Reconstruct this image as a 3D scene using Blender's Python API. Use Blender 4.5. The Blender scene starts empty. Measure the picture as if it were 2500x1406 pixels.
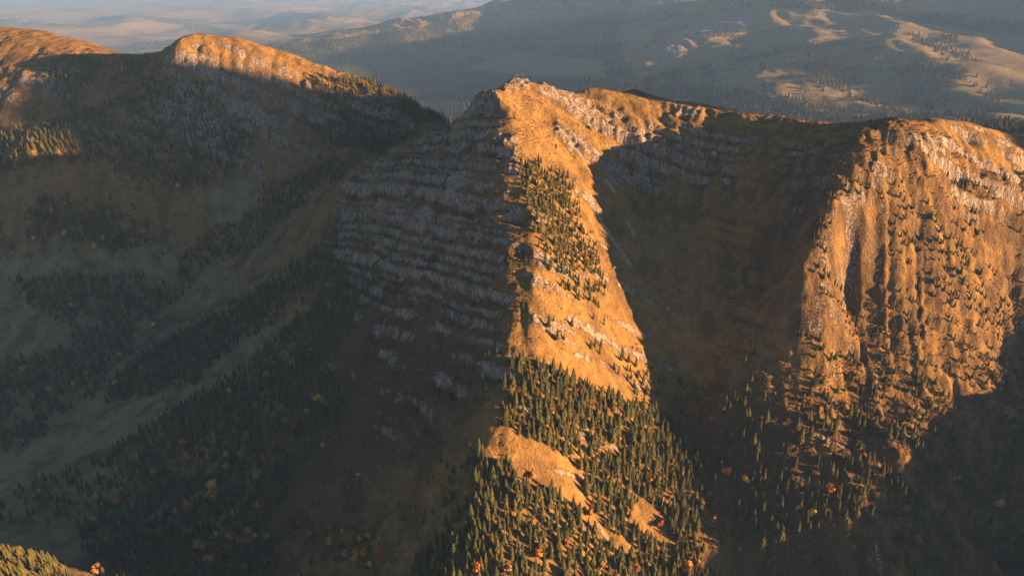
import bpy, math, random
import numpy as np
from mathutils import Vector
R = math.radians
C = bpy.context.scene.collection
random.seed(7)
RNG = np.random.default_rng(7)

# ------------------------------------------------------------------ camera, world, sun, exposure
CAMZ = 900.0            # the drone hovers above the mountain; valley floor is near z = 230
F = 1735.0              # focal length in photo pixels (photo 2500 x 1406)
PITCH = R(24.0)
cam_d = bpy.data.cameras.new('camera'); cam = bpy.data.objects.new('camera', cam_d); C.objects.link(cam)
cam.location = (0, 0, CAMZ); cam.rotation_euler = (math.pi/2 - PITCH, 0, 0)
cam_d.sensor_width = 36.0; cam_d.lens = 36.0*F/2500.0
cam_d.clip_start = 1.0; cam_d.clip_end = 60000.0
sc = bpy.context.scene; sc.camera = cam

SUN_EL, SUN_AZ = R(8.0), R(-9.0)       # azimuth measured from +x, negative = behind the camera
SD = Vector((math.cos(SUN_EL)*math.cos(SUN_AZ), math.cos(SUN_EL)*math.sin(SUN_AZ), math.sin(SUN_EL)))
w = bpy.data.worlds.new('World'); sc.world = w; w.use_nodes = True
nt = w.node_tree; bg = nt.nodes['Background']
sky = nt.nodes.new('ShaderNodeTexSky'); sky.sky_type = 'NISHITA'; sky.sun_disc = False
sky.sun_elevation = SUN_EL; sky.sun_rotation = math.atan2(SD.x, SD.y)
sky.altitude = 2500; sky.air_density = 0.8; sky.dust_density = 0.8; sky.ozone_density = 1.2
nt.links.new(sky.outputs[0], bg.inputs[0]); bg.inputs[1].default_value = 0.036
sl = bpy.data.lights.new('sun', 'SUN'); so = bpy.data.objects.new('sun', sl); C.objects.link(so)
sl.energy = 5.0; sl.angle = R(0.5); sl.color = (1.0, 0.58, 0.27)
so.rotation_euler = SD.to_track_quat('Z', 'Y').to_euler(); so.location = (600, -400, 1500)
sc.view_settings.view_transform = 'Standard'; sc.view_settings.look = 'None'
sc.view_settings.gamma = 1.0; sc.view_settings.use_curve_mapping = False
sc.view_settings.exposure = 2.3
cy = sc.cycles
cy.use_denoising = True; cy.max_bounces = 4; cy.diffuse_bounces = 2; cy.glossy_bounces = 1
cy.transmission_bounces = 1; cy.volume_bounces = 0; cy.transparent_max_bounces = 4
cy.caustics_reflective = False; cy.caustics_refractive = False

# ------------------------------------------------------------------ noise
def _hash(ix, iy, seed):
    h = (ix.astype(np.int64)*374761393 + iy.astype(np.int64)*668265263 + seed*982451653) & 0xFFFFFFFF
    h = ((h ^ (h >> 13))*1274126177) & 0xFFFFFFFF
    return (h ^ (h >> 16)) & 0xFFFFFFFF
def perlin(x, y, seed=0):
    ix = np.floor(x); iy = np.floor(y); fx = x-ix; fy = y-iy
    u = fx*fx*fx*(fx*(fx*6-15)+10); v = fy*fy*fy*(fy*(fy*6-15)+10)
    def g(dx, dy):
        a = _hash(ix+dx, iy+dy, seed)*(2*math.pi/4294967296.0)
        return np.cos(a)*(fx-dx)+np.sin(a)*(fy-dy)
    n0 = g(0,0)*(1-u)+g(1,0)*u; n1 = g(0,1)*(1-u)+g(1,1)*u
    return (n0*(1-v)+n1*v)*1.5
def fbm(x, y, wl, octv, seed=0, gain=0.5, ridged=False):
    s = 0; a = 1.0; t = 0; f = 1.0/wl
    for o in range(octv):
        n = perlin(x*f+o*17.3, y*f-o*9.1, seed+o)
        if ridged: n = 1-2*np.abs(n)
        s = s + a*n; t += a; a *= gain; f *= 2.03
    return s/t
def sstep(a, b, x):
    t = np.clip((x-a)/(b-a), 0, 1); return t*t*(3-2*t)

# ------------------------------------------------------------------ where things stand: photo pixel + distance -> world
CP, SP = math.cos(PITCH), math.sin(PITCH)
def P(u, v, y):
    a, b = (u-1250)/F, (703-v)/F
    dy, dz = CP+SP*b, -SP+CP*b
    return (a*y/dy, y, CAMZ+dz*y/dy)
def project(x, y, z):
    zz = z-CAMZ
    d = y*CP-zz*SP
    d = np.where(d > 1, d, 1)
    return 1250+F*x/d, 703-F*(y*SP+zz*CP)/d

LINES = {
 'spur': [(1258,192,1100),(1228,213,1060),(1205,230,1000),(1225,290,960),(1242,350,925),(1242,450,868),(1300,520,832),(1302,610,785),
          (1285,680,752),(1300,720,733),(1270,800,700),(1245,870,668),(1245,950,632),(1200,1040,598),(1170,1090,580),(1175,1180,548),(1150,1290,512),(1100,1390,484),(1060,1520,445)],
 'shoulder': [(1205,230,1000),(1165,236,1020)],
 'rib': [(1165,236,1020),(1125,290,1030),(1095,370,1010),(1040,415,1008),(972,452,1018),(915,545,1000),(880,600,985),(850,690,945)],
 'rib_back': [(1225,215,1075),(1130,290,1100),(1010,340,1130),(900,385,1160),(845,425,1165),(800,490,1150)],
 'valley': [(850,385,1330),(760,470,1290),(640,575,1270),(520,680,1215),(430,780,1140),(330,880,1040),(200,975,955),(0,1090,870),(-250,1230,780)],
 'gully': [(1660,560,960),(1640,640,900),(1620,740,850),(1605,840,815),(1640,930,790),(1675,1040,740),(1738,1180,662),(1790,1390,577),(1830,1550,522)],
 'crest': [(1258,192,1100),(1330,205,1110),(1390,226,1120),(1440,262,1105)],
 'crest2': [(1375,232,1135),(1440,212,1152),(1530,232,1158),(1600,247,1150),(1690,262,1138),(1800,278,1112),(1900,291,1080),(2000,302,1035),(2080,309,995),(2130,306,975),(2170,302,965),
            (2200,300,972),(2350,308,1012),(2500,352,1048),(2650,420,1065),(2900,520,1075)],
 'nose': [(2170,302,965),(2140,340,935),(2140,400,905),(2110,450,885),(2060,500,855),(1980,590,822),(1955,650,806),(1940,740,792),(1930,820,775),(1930,920,748),(1930,1020,707),(1920,1150,657),(1930,1390,570)],
 'left': [(-300,90,1800),(-120,84,1780),(0,78,1750),(60,82,1750),(120,84,1740),(240,115,1700),(300,132,1620),(380,136,1520),(400,125,1475),(430,105,1460),(510,112,1470),(590,112,1490),(700,145,1500),
          (800,172,1510),(900,205,1510),(960,235,1500),(1060,285,1470),(1120,312,1440)],
 'left_spur': [(400,125,1470),(390,170,1445),(320,220,1415),(250,255,1395),(150,330,1350),(60,400,1300)],
 'far_mid': [(560,135,8809),(680,112,8663),(900,88,8663),(1050,66,8809),(1180,30,9396),(1290,-5,9690),(1420,-28,9700),(1560,-15,9200),(1720,-6,8300),(1850,4,7300)],
 'far_right': [(1540,165,5924),(1610,108,6318),(1740,58,6712),(1840,20,6977),(1880,-2,7108),(2050,4,6977),(2160,10,6844),(2280,45,6450),(2400,62,6134),(2500,75,5792),(2700,110,5397)],
 'far_spur': [(2400,62,6134),(2330,90,5581),(2200,112,5265),(2050,172,5002),(1900,225,4738)],
}
PTS = [ (1000,800,790),(1000,1000,690),(850,1100,690),(700,1250,650),(900,1300,590),(1000,1200,600),(1000,1390,520),(600,1390,600),
 (850,760,900),(700,800,960),(600,950,880),(500,1050,820),(300,1130,790),(150,1250,730),(150,1390,610),(0,1270,705),(300,1390,640),(-90,1330,475),(-45,1340,482),(0,1396,462),(-130,1450,420),(85,1396,595),
 (1400,330,1020),(1330,300,1030),(1470,650,840),(1500,1250,590),(1530,1040,672),
 (2100,600,850),(2060,750,838),(2060,900,768),(2080,1050,715),(2300,500,908),(2480,500,962),(2300,700,855),(2480,700,920),(2300,900,798),(2480,900,855),(2200,1100,675),(2450,1100,735),(2200,1390,560),(2480,1390,605),
 (1900,600,885),(1800,650,900),(1880,720,860),(1750,1000,730),(1750,560,945),(1560,480,990),(1800,460,985),
 (2200,300,1025),(2200,312,1110),(2300,302,1040),(2300,301,1090),(2400,318,1060),(2400,317,1110),(2500,342,1100),(2500,337,1140),(2080,314,1060),(1700,268,1215),(1540,240,1240),(1900,296,1140),(2620,400,1130),
 (600,250,1430),(700,330,1400),(850,300,1440),(550,420,1350),(300,400,1330),(0,420,1300),(200,550,1270),(0,600,1220),(400,600,1270),(200,680,1180),(0,750,1110),(100,850,1040),(0,950,970),
 (150,300,1400),(0,250,1430),(700,470,1330),(930,330,1430),
 (1000,200,6682),(1000,280,5265),(1285,165,7898),(1400,170,7695),(1250,100,9011),(800,150,7695),(1250,190,7088),(800,190,6682),
 (2400,150,5002),(2500,250,4475),(2300,280,4212),(2000,280,4344),(1700,240,5002),(1550,200,5528),(1450,120,6844),(1650,150,5924),(1900,90,6186),(2050,100,5924),
 (300,128,11664),(0,128,11482),(-200,120,11846),(600,100,12393),(900,60,16402),(700,128,10125),
]
WP = [  # unseen ground beyond the frame; right-hand ridges added and shaped to cast shade (world x, y, z relative to the drone)
 (-60,380,-580),(-80,250,-660),(-100,0,-720),(250,400,-680),(250,100,-760),(-500,300,-700),(-900,600,-680),(-1300,900,-640),(-1300,1250,-500),(-1700,1500,-350),(-1700,1700,-180),
 (540,420,-590),(700,420,-560),(900,250,-545),(900,420,-500),(900,480,-490),(900,560,-462),(900,620,-456),(900,700,-462),(900,770,-478),(900,850,-450),(1000,1000,-340),(1150,420,-480),(1150,700,-470),(1200,200,-560),(1500,600,-440),  # unseen ridge on the right, its heights set by the shade it casts
 (500,1300,-310),(300,1500,-420),(750,1250,-290),(900,1350,-340),(0,1300,-340),(-150,1250,-340),(0,1600,-450),(-300,1750,-450),(-800,1850,-400),(-1300,1900,-350),(-1700,2100,-370),(200,1850,-470),
 (-600,2500,-680),(-1300,2700,-700),(-400,4200,-900),(-2400,6000,-960),(-1000,6600,-960),(300,2700,-680),(800,2100,-540),(1300,2100,-540),(-2500,1500,-420),(-3200,3000,-700),(-2200,700,-600),
 (2000,800,-180),(2000,848,-60),(2000,872,85),(2000,900,150),(2000,930,190),(2000,974,212),(2000,995,240),(2000,1012,250),(2000,1032,222),(2000,1060,215),(2000,1080,185),(2000,1100,100),(2000,1147,15),(1900,1140,0),(2150,1110,60),(2150,1150,10),(2000,1190,190),(2000,1240,300),(2000,1330,305),(2000,1420,100),(2050,1750,-280),(2600,3200,-640),(1500,1150,-150),(1500,1500,-320),  # unseen range at right, crest profile shaped to shade the left ridge
 (6000,5600,0),(6000,6800,60),(6000,8000,60),(6000,10000,0),(4200,4700,-600),  # unseen range put in to shade the far valley
 (2300,700,-350),(1850,780,-260),(1650,820,-290),(8000,5600,-500),(4000,9300,-800),(1400,11300,-1000),
 (-8000,11000,-1100),(0,15000,-1120),(8000,14000,-1120),(-14000,19000,-1150),(0,20000,-1150),(14000,19000,-1150),(0,29000,-1200),(-18000,29000,-1200),(18000,29000,-1200),(0,41000,-1250),(-25000,41000,-1250),(25000,41000,-1250),
 (-9000,2000,-840),(9000,2000,-800),(-6000,-3000,-740),(6000,-3000,-740),(0,-3000,-740),(-1500,-200,-720),(1500,-200,-640),
]
ctl = []
for L in LINES.values():
    W = [np.array(P(*p)) for p in L]
    for a, b in zip(W[:-1], W[1:]):
        n = max(1, int(np.linalg.norm((b-a)[:2])/max(14, 0.022*min(a[1], b[1]))))
        for k in range(n): ctl.append(a+(b-a)*k/n)
    ctl.append(W[-1])
ctl += [np.array(P(*p)) for p in PTS] + [np.array((x, y, CAMZ+z)) for x, y, z in WP]
ctl = np.array(ctl)
keep = []
for i in range(len(ctl)):
    if all((ctl[i,0]-ctl[j,0])**2+(ctl[i,1]-ctl[j,1])**2 > 9.0 for j in keep): keep.append(i)
ctl = ctl[keep]
n = len(ctl)
D = np.sqrt((ctl[:,None,0]-ctl[None,:,0])**2+(ctl[:,None,1]-ctl[None,:,1])**2)
A = np.zeros((n+3, n+3)); A[:n,:n] = -D + np.eye(n)*-0.3*0
A[:n,n] = 1; A[:n,n+1] = ctl[:,0]/1000; A[:n,n+2] = ctl[:,1]/1000
A[n:,:n] = A[:n,n:].T
sol = np.linalg.solve(A, np.concatenate([ctl[:,2], np.zeros(3)]))
def base_height(x, y):
    s = x.shape; x = x.ravel(); y = y.ravel(); out = np.empty(len(x))
    for i in range(0, len(x), 20000):
        X = x[i:i+20000]; Y = y[i:i+20000]
        d = np.sqrt((X[:,None]-ctl[None,:,0])**2+(Y[:,None]-ctl[None,:,1])**2)
        out[i:i+20000] = -d@sol[:n]+sol[n]+sol[n+1]*X/1000+sol[n+2]*Y/1000
    return out.reshape(s)

# ------------------------------------------------------------------ terrain grid: fine where the mountain stands, coarser towards the horizon
def axis(segs):
    out = [segs[0][0]]
    for a, b, d0, d1 in segs:
        x = a
        while x < b-1e-6:
            t = (x-a)/(b-a); d = d0*(d1/d0)**t
            x = min(b, x+d)
            out.append(x)
    return np.array(out)
GX = axis([(-26000,-3000,1500,70),(-3000,-1200,70,8),(-1200,-380,5.2,4.0),(-380,640,2.3,2.3),(640,1300,4,14),(1300,3500,16,50),(3500,26000,60,1500)])
GY = axis([(-4000,0,400,50),(0,400,50,4),(400,430,3,2),(430,1240,2.3,2.3),(1240,1900,3.8,5),(1900,9800,10,32),(9800,16000,40,180),(16000,42000,200,2500)])
nx, ny = len(GX), len(GY)
print('GRID', nx, ny, nx*ny, 'ctl', n)
X, Y = np.meshgrid(GX, GY)
def bil(gx, gy, Z, x, y):
    i = np.clip(np.searchsorted(gx, x)-1, 0, len(gx)-2); j = np.clip(np.searchsorted(gy, y)-1, 0, len(gy)-2)
    tx = np.clip((x-gx[i])/(gx[i+1]-gx[i]), 0, 1); ty = np.clip((y-gy[j])/(gy[j+1]-gy[j]), 0, 1)
    return Z[j,i]*(1-tx)*(1-ty)+Z[j,i+1]*tx*(1-ty)+Z[j+1,i]*(1-tx)*ty+Z[j+1,i+1]*tx*ty
sx = np.unique(np.concatenate([GX[::3], GX[-1:]])); sy = np.unique(np.concatenate([GY[::3], GY[-1:]]))
Zc = base_height(*np.meshgrid(sx, sy))
Z = bil(sx, sy, Zc, X, Y)


def poly_mask(poly, u, v):
    poly = np.array(poly, float); ins = np.zeros(u.shape, bool)
    j = len(poly)-1
    for i in range(len(poly)):
        xi, yi = poly[i]; xj, yj = poly[j]
        c = ((yi > v) != (yj > v)) & (u < (xj-xi)*(v-yi)/((yj-yi) if yj != yi else 1e-9)+xi)
        ins ^= c; j = i
    return ins

# ------------------------------------------------------------------ erosion: running water cuts gullies into the slopes
EX = np.arange(-1350, 1050, 6.0); EY = np.arange(380, 1980, 6.0)
EXX, EYY = np.meshgrid(EX, EY)
E0 = bil(sx, sy, Zc, EXX, EYY)
E = E0 + 5.0*fbm(EXX, EYY, 90, 4, 11) + 3.0*fbm(EXX, EYY, 34, 2, 19)
eh, ew = E.shape
OFF = [(-1,-1),(-1,0),(-1,1),(0,-1),(0,1),(1,-1),(1,0),(1,1)]
for it in range(9):
    Pd = np.pad(E, 1, mode='edge')
    best = np.full(E.shape, 1e9); rec = np.zeros(E.shape, np.int64); dist = np.ones(E.shape)
    ids = np.arange(eh*ew).reshape(eh, ew)
    for dj, di in OFF:
        nb = Pd[1+dj:1+dj+eh, 1+di:1+di+ew]; dd = 6.0*math.hypot(dj, di)
        g = (nb-E)/dd
        jj = np.clip(np.arange(eh)+dj, 0, eh-1)[:,None]; ii = np.clip(np.arange(ew)+di, 0, ew-1)[None,:]
        m = g < best
        best = np.where(m, g, best); rec = np.where(m, jj*ew+ii, rec); dist = np.where(m, dd, dist)
    S = np.clip(-best, 0, None); rec = np.where(S > 0, rec, ids).ravel().tolist()
    order = np.argsort(-E.ravel()).tolist()
    acc = [1.0]*(eh*ew)
    for i in order:
        r = rec[i]
        if r != i: acc[r] += acc[i]
    acc = np.array(acc).reshape(eh, ew)
    cut = np.minimum(0.55*np.minimum(acc, 900)**0.5*S*0.35, 0.45*S*dist)
    E = E - cut
    Pd = np.pad(E, 1, mode='edge')
    lap = (Pd[:-2,1:-1]+Pd[2:,1:-1]+Pd[1:-1,:-2]+Pd[1:-1,2:])/4-E
    E = E + 0.16*lap
dE = E-E0
edge = sstep(0, 150, EXX+1350)*sstep(0, 150, 1044-EXX)*sstep(0, 120, 1974-EYY)*sstep(0, 60, EYY-380)
dE = np.clip(dE + 2.0, -16, 9)*edge
FLOW = np.log(acc)
dz_er = bil(EX, EY, dE, X, Y)
inside = (X > EX[0]) & (X < EX[-1]) & (Y > EY[0]) & (Y < EY[-1])
dz_er = np.where(inside, dz_er, 0)
flow = np.where(inside, bil(EX, EY, FLOW, X, Y), 0)
near = sstep(1950, 1820, Y)*sstep(-1350, -1250, X)*sstep(1150, 950, X)

U0, V0 = project(X, Y, Z)
def pband(u0, u1, v0, v1, soft=60):
    return sstep(u0-soft, u0+soft, U0)*sstep(u1+soft, u1-soft, U0)*sstep(v0-soft, v0+soft, V0)*sstep(v1+soft, v1-soft, V0)
gy_, gx_ = np.gradient(Z, GY, GX)
slope0 = np.sqrt(gx_**2+gy_**2)
# how much each slope shows gullies; the dip-slope meadow right of the spur stays smooth
flank = near*sstep(-60, 40, X-np.interp(Y, [480,600,700,800,900,1000,1100], [-60,-25,0,12,0,-25,5]))*sstep(330, 180, X)*sstep(1060, 1000, Y)
meadow = flank*sstep(0.75, 0.5, slope0)
face_r = near*sstep(330, 380, X)*sstep(1000, 960, Y)
er_w = near*(1-0.5*meadow)*(1-.5*sstep(-700, -800, X)*sstep(1300, 1380, Y))*(1-.65*sstep(110, 150, X)*sstep(330, 290, X)*sstep(640, 700, Y)*sstep(1000, 960, Y))*(1-0.35*face_r)
Z = Z + dz_er*er_w
# far hills: broad relief
farw = sstep(1850, 2400, Y)
rel = fbm(X+0.3*Y, Y, 1500, 7, 31, 0.52, True)-.25
hillw = np.clip((Z-(CAMZ-1020))/420, 0.1, 1.0)
Z = Z + farw*rel*130*hillw*sstep(11500, 9800, Y) + farw*(fbm(X, Y, 4200, 6, 37, .5, True)-.2)*300*sstep(9500, 13000, Y)

# bedded conglomerate: strata dip away to the right; each bed ends in a cliff above a grassy ledge
SA, SB = 0.473, 0.637
strat = Z + SA*X + SB*Y
warp = 7*fbm(X, Y, 130, 3, 41) + 3.6*fbm(X, Y, 24, 3, 47) + 2.0*fbm(X, Y, 8, 2, 53)
sw = strat + warp
r2 = np.random.default_rng(5)
ks, kf = [0.0], [0.0]
while ks[-1] < 4000:
    T = r2.choice([11, 18, 28, 42, 60], p=[.2,.25,.25,.2,.1])*r2.uniform(.85, 1.15)
    c = r2.uniform(.13, .30); q = r2.uniform(.25, .5)     # cliff share, ledge slope
    s0, f0 = ks[-1], kf[-1]
    ks += [s0+T*(1-c), s0+T]; kf += [f0+T*(1-c)*q, f0+T]
ks = np.array(ks); kf = np.array(kf)
terr = np.interp(sw, ks, kf) - warp - SA*X - SB*Y
stk = (X-Y)*.707
patchy = sstep(-0.30, 0.25, fbm(X, Y, 85, 4, 61)+0.25*perlin(strat/30.0, X/300.0, 62))
bedsel = sstep(0.05, 0.3, perlin(sw/24.0, 0*X+3.3, 63)+0.35*fbm(X, Y, 90, 2, 64))
pyr = near*sstep(-330, -260, X+0*Y)*sstep(30, -20, X-np.interp(Y, [480,600,700,800,900,1000,1100], [-60,-25,0,12,0,-25,5]))*sstep(560, 700, Y)
cirq = near*sstep(60, 130, X)*sstep(940, 1010, Y+0.15*X-60)*sstep(CAMZ-335, CAMZ-275, Z)
nosew = near*sstep(250, 330, X)*sstep(640, 720, Y)*sstep(450, 400, X-(Y-785)*0.6)
leftr = near*sstep(1300, 1380, Y)*sstep(-150, -260, X)
tz = np.clip(pyr*1.0 + cirq*0.9 + face_r*0.7 + nosew*0.6 + leftr*0.5*sstep(-900, -780, X) + meadow*0.85*bedsel + 0.25*near*sstep(0.45, 0.8, slope0), 0, 1)
top_ledge = near*sstep(1240, 1320, Y)*sstep(-200, -150, X)
tz = tz*(1-top_ledge)*sstep(0.3, 0.55, slope0)
tz = tz*(1-pyr*.75*sstep(.0, .28, fbm(stk, sw*.8, 58, 3, 65)+.5*perlin(stk/17, sw/40, 66)))
low = sstep(CAMZ-560, CAMZ-400, Z)
tz = tz*(0.25+0.75*low)*np.maximum(0.12+0.88*patchy, .6*pyr*sstep(CAMZ-430, CAMZ-330, Z))
lim = 18.0
Z = Z + np.clip(terr-Z, -lim, 7.0)*tz
# crags: fluted, broken rock where the beds crop out; rough ground elsewhere
rough = near*(1-0.6*meadow)
Z = Z + rough*(1.5*fbm(X, Y, 24, 3, 71, .55, True) + 0.55*fbm(X, Y, 8, 2, 73))
Z = Z + np.maximum(face_r, .8*nosew)*(4.2*fbm(X+0.4*Y, Y, 44, 3, 75, .6, True)+4.0*fbm(X, Y, 19, 4, 76, .6)+1.4*fbm(X, Y, 8, 2, 78, .6, True))
Z = Z + near*meadow*(0.55*fbm(X, Y, 9, 2, 77)+3.2*fbm(X, Y, 50, 3, 79)+1.4*fbm(X, Y, 19, 2, 80, .5, True))
wobn = fbm(X, Y, 60, 2, 90)
Z = Z + sstep(760, 860, X)*sstep(1250, 1100, X)*sstep(350, 420, Y)*sstep(1000, 850, Y)*(16*fbm(X, Y, 70, 4, 89, .6)+4)  # roughens the added ridge at right so its cast shade breaks up
Z = Z + face_r*5.5*fbm(X*.9-Y*.45+9*wobn, (X*.45+Y*.9)*.5, 74, 4, 82, .55, True)
Z = Z + leftr*(3.5*fbm(X, Y, 55, 4, 85, .55, True)+1.2*fbm(X, Y, 14, 2, 86))
# bare rock zones that stand out of the turf: the summit slab, the tower of the shoulder, broken edges of the spur
ROCKZ = [[(1288,205),(1340,198),(1440,245),(1475,285),(1455,325),(1400,285),(1320,232)], [(1150,230),(1222,228),(1222,275),(1150,275)], [(1225,195),(1290,190),(1300,215),(1225,225)],
 [(1225,340),(1262,330),(1268,420),(1235,420)], [(1285,505),(1345,535),(1340,560),(1295,545)], [(1280,605),(1335,622),(1445,690),(1425,705),(1300,655)], [(1280,665),(1325,678),(1385,725),(1370,735),(1295,708)],
 [(1290,770),(1345,782),(1425,822),(1400,832),(1300,800)], [(1445,285),(1540,325),(1650,368),(1640,395),(1560,372),(1470,320)], [(1440,355),(1525,415),(1535,460),(1500,450),(1440,390)], [(1360,300),(1440,345),(1430,400),(1350,330)],
 [(1400,1050),(1440,1060),(1445,1105),(1410,1090)], [(1455,1080),(1495,1085),(1490,1115),(1455,1105)], [(1630,1095),(1665,1120),(1660,1150),(1630,1130)], [(1525,845),(1570,870),(1560,890),(1520,865)],
 [(2170,320),(2260,325),(2330,345),(2320,365),(2220,350)], [(2120,400),(2170,380),(2180,440),(2120,460)], [(2050,480),(2110,470),(2120,520),(2060,540)], [(1640,255),(1720,262),(1710,295),(1650,285)],
 [(1400,430),(1480,520),(1470,540),(1400,470)],
 [(470,165),(560,180),(700,240),(845,290),(835,302),(690,264),(560,218)], [(540,205),(620,255),(690,300),(600,278)], [(20,180),(110,170),(190,220),(170,250),(60,230)], [(120,150),(190,165),(200,190),(140,180)], [(0,205),(60,240),(50,270),(0,250)], [(410,128),(500,140),(560,162),(480,168)], [(300,320),(352,345),(340,352)], [(450,240),(500,280),(490,290)]]
UR, VR = project(X, Y, Z)
rz = np.zeros_like(X); sel = (Y > 400) & (Y < 1640) & (X > -1200) & (X < 760)
wob = fbm(X, Y, 16, 3, 91)
for pz in ROCKZ: rz[sel] = np.maximum(rz[sel], poly_mask(pz, UR[sel]+14*wob[sel], VR[sel]+10*wob[sel]))
k5 = np.array([1, 2, 1.])/4
for ax in (0, 1): rz = (np.roll(rz, 1, ax)+2*rz+np.roll(rz, -1, ax))/4
Z = Z + rz*(2.0+2.4*fbm(X+.6*Y, Y, 17, 4, 93, .6, True)+.6*np.sin((X*.9-Y*.45)*.55+3*wob))
# keep crests and stream lines where the photo shows them
cs = ctl[(ctl[:,1] < 1900) & (ctl[:,1] > 390) & (np.abs(ctl[:,0]) < 1200)]
res = bil(GX, GY, Z, cs[:,0], cs[:,1])-cs[:,2]
w_s = np.zeros(EXX.shape); w_r = np.zeros(EXX.shape)
for (cx_, cy_, _), r_ in zip(cs, res):
    i0 = max(0, int((cx_-90-EX[0])/6)); i1 = int((cx_+90-EX[0])/6)+1; j0 = max(0, int((cy_-90-EY[0])/6)); j1 = int((cy_+90-EY[0])/6)+1
    g_ = np.exp(-((EXX[j0:j1,i0:i1]-cx_)**2+(EYY[j0:j1,i0:i1]-cy_)**2)/(2*26.0**2))
    w_s[j0:j1,i0:i1] += g_; w_r[j0:j1,i0:i1] += g_*r_
Z = Z - np.where(inside, bil(EX, EY, w_r/(w_s+0.25), X, Y), 0)
gy_, gx_ = np.gradient(Z, GY, GX)
slope = np.sqrt(gx_**2+gy_**2)
GZ = Z
def height(x, y): return bil(GX, GY, GZ, np.asarray(x, float), np.asarray(y, float))
def ray_hit(u, v, tmin=350.0):
    """first ground point along the photo ray through pixel (u, v)"""
    a, b = (u-1250)/F, (703-v)/F
    d = np.array((a, CP+SP*b, -SP+CP*b))
    t = np.concatenate([np.arange(tmin, 2200, 1.5), np.arange(2200, 20000, 10.0)])
    z = CAMZ+d[2]*t; h = height(d[0]*t, d[1]*t)
    k = np.argmax(z < h)
    if not (z < h).any(): return None
    t = t[k]
    return Vector((d[0]*t, d[1]*t, float(height(d[0]*t, d[1]*t))))
def visible(x, y, z, lift=6.0):
    ok = np.ones(len(x), bool)
    for f in np.linspace(0.35, 0.985, 70):
        ok &= (CAMZ+(z+lift-CAMZ)*f) > height(x*f, y*f)-0.5
    return ok

# ------------------------------------------------------------------ materials
def new_mat(name, rough=0.9):
    m = bpy.data.materials.new(name); m.use_nodes = True
    b = m.node_tree.nodes['Principled BSDF']; b.inputs['Roughness'].default_value = rough
    b.inputs['Specular IOR Level'].default_value = 0.15
    return m, m.node_tree, b
def nd(t, typ, **kw):
    x = t.nodes.new(typ)
    for k, v in kw.items(): setattr(x, k, v)
    return x
def mixc(t, fac, a, b, mode='MIX'):
    m = nd(t, 'ShaderNodeMix', data_type='RGBA', blend_type=mode)
    for sock, val in ((0, fac), (6, a), (7, b)):
        if isinstance(val, (int, float)): m.inputs[sock].default_value = val
        elif isinstance(val, tuple): m.inputs[sock].default_value = (*val, 1)
        else: t.links.new(val, m.inputs[sock])
    return m.outputs[2]
def mth(t, op, a, b=0.0, clamp=False):
    m = nd(t, 'ShaderNodeMath', operation=op, use_clamp=clamp)
    for i, v in enumerate((a, b)):
        if isinstance(v, (int, float)): m.inputs[i].default_value = v
        else: t.links.new(v, m.inputs[i])
    return m.outputs[0]
def noise(t, vec, scale, det=4, rough=0.55):
    x = nd(t, 'ShaderNodeTexNoise'); x.inputs['Scale'].default_value = scale
    x.inputs['Detail'].default_value = det; x.inputs['Roughness'].default_value = rough
    t.links.new(vec, x.inputs['Vector']); return x.outputs[0]
def ramp(t, fac, a, b):
    m = nd(t, 'ShaderNodeMapRange'); m.inputs[1].default_value = a; m.inputs[2].default_value = b
    t.links.new(fac, m.inputs[0]); return m.outputs[0]

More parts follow.
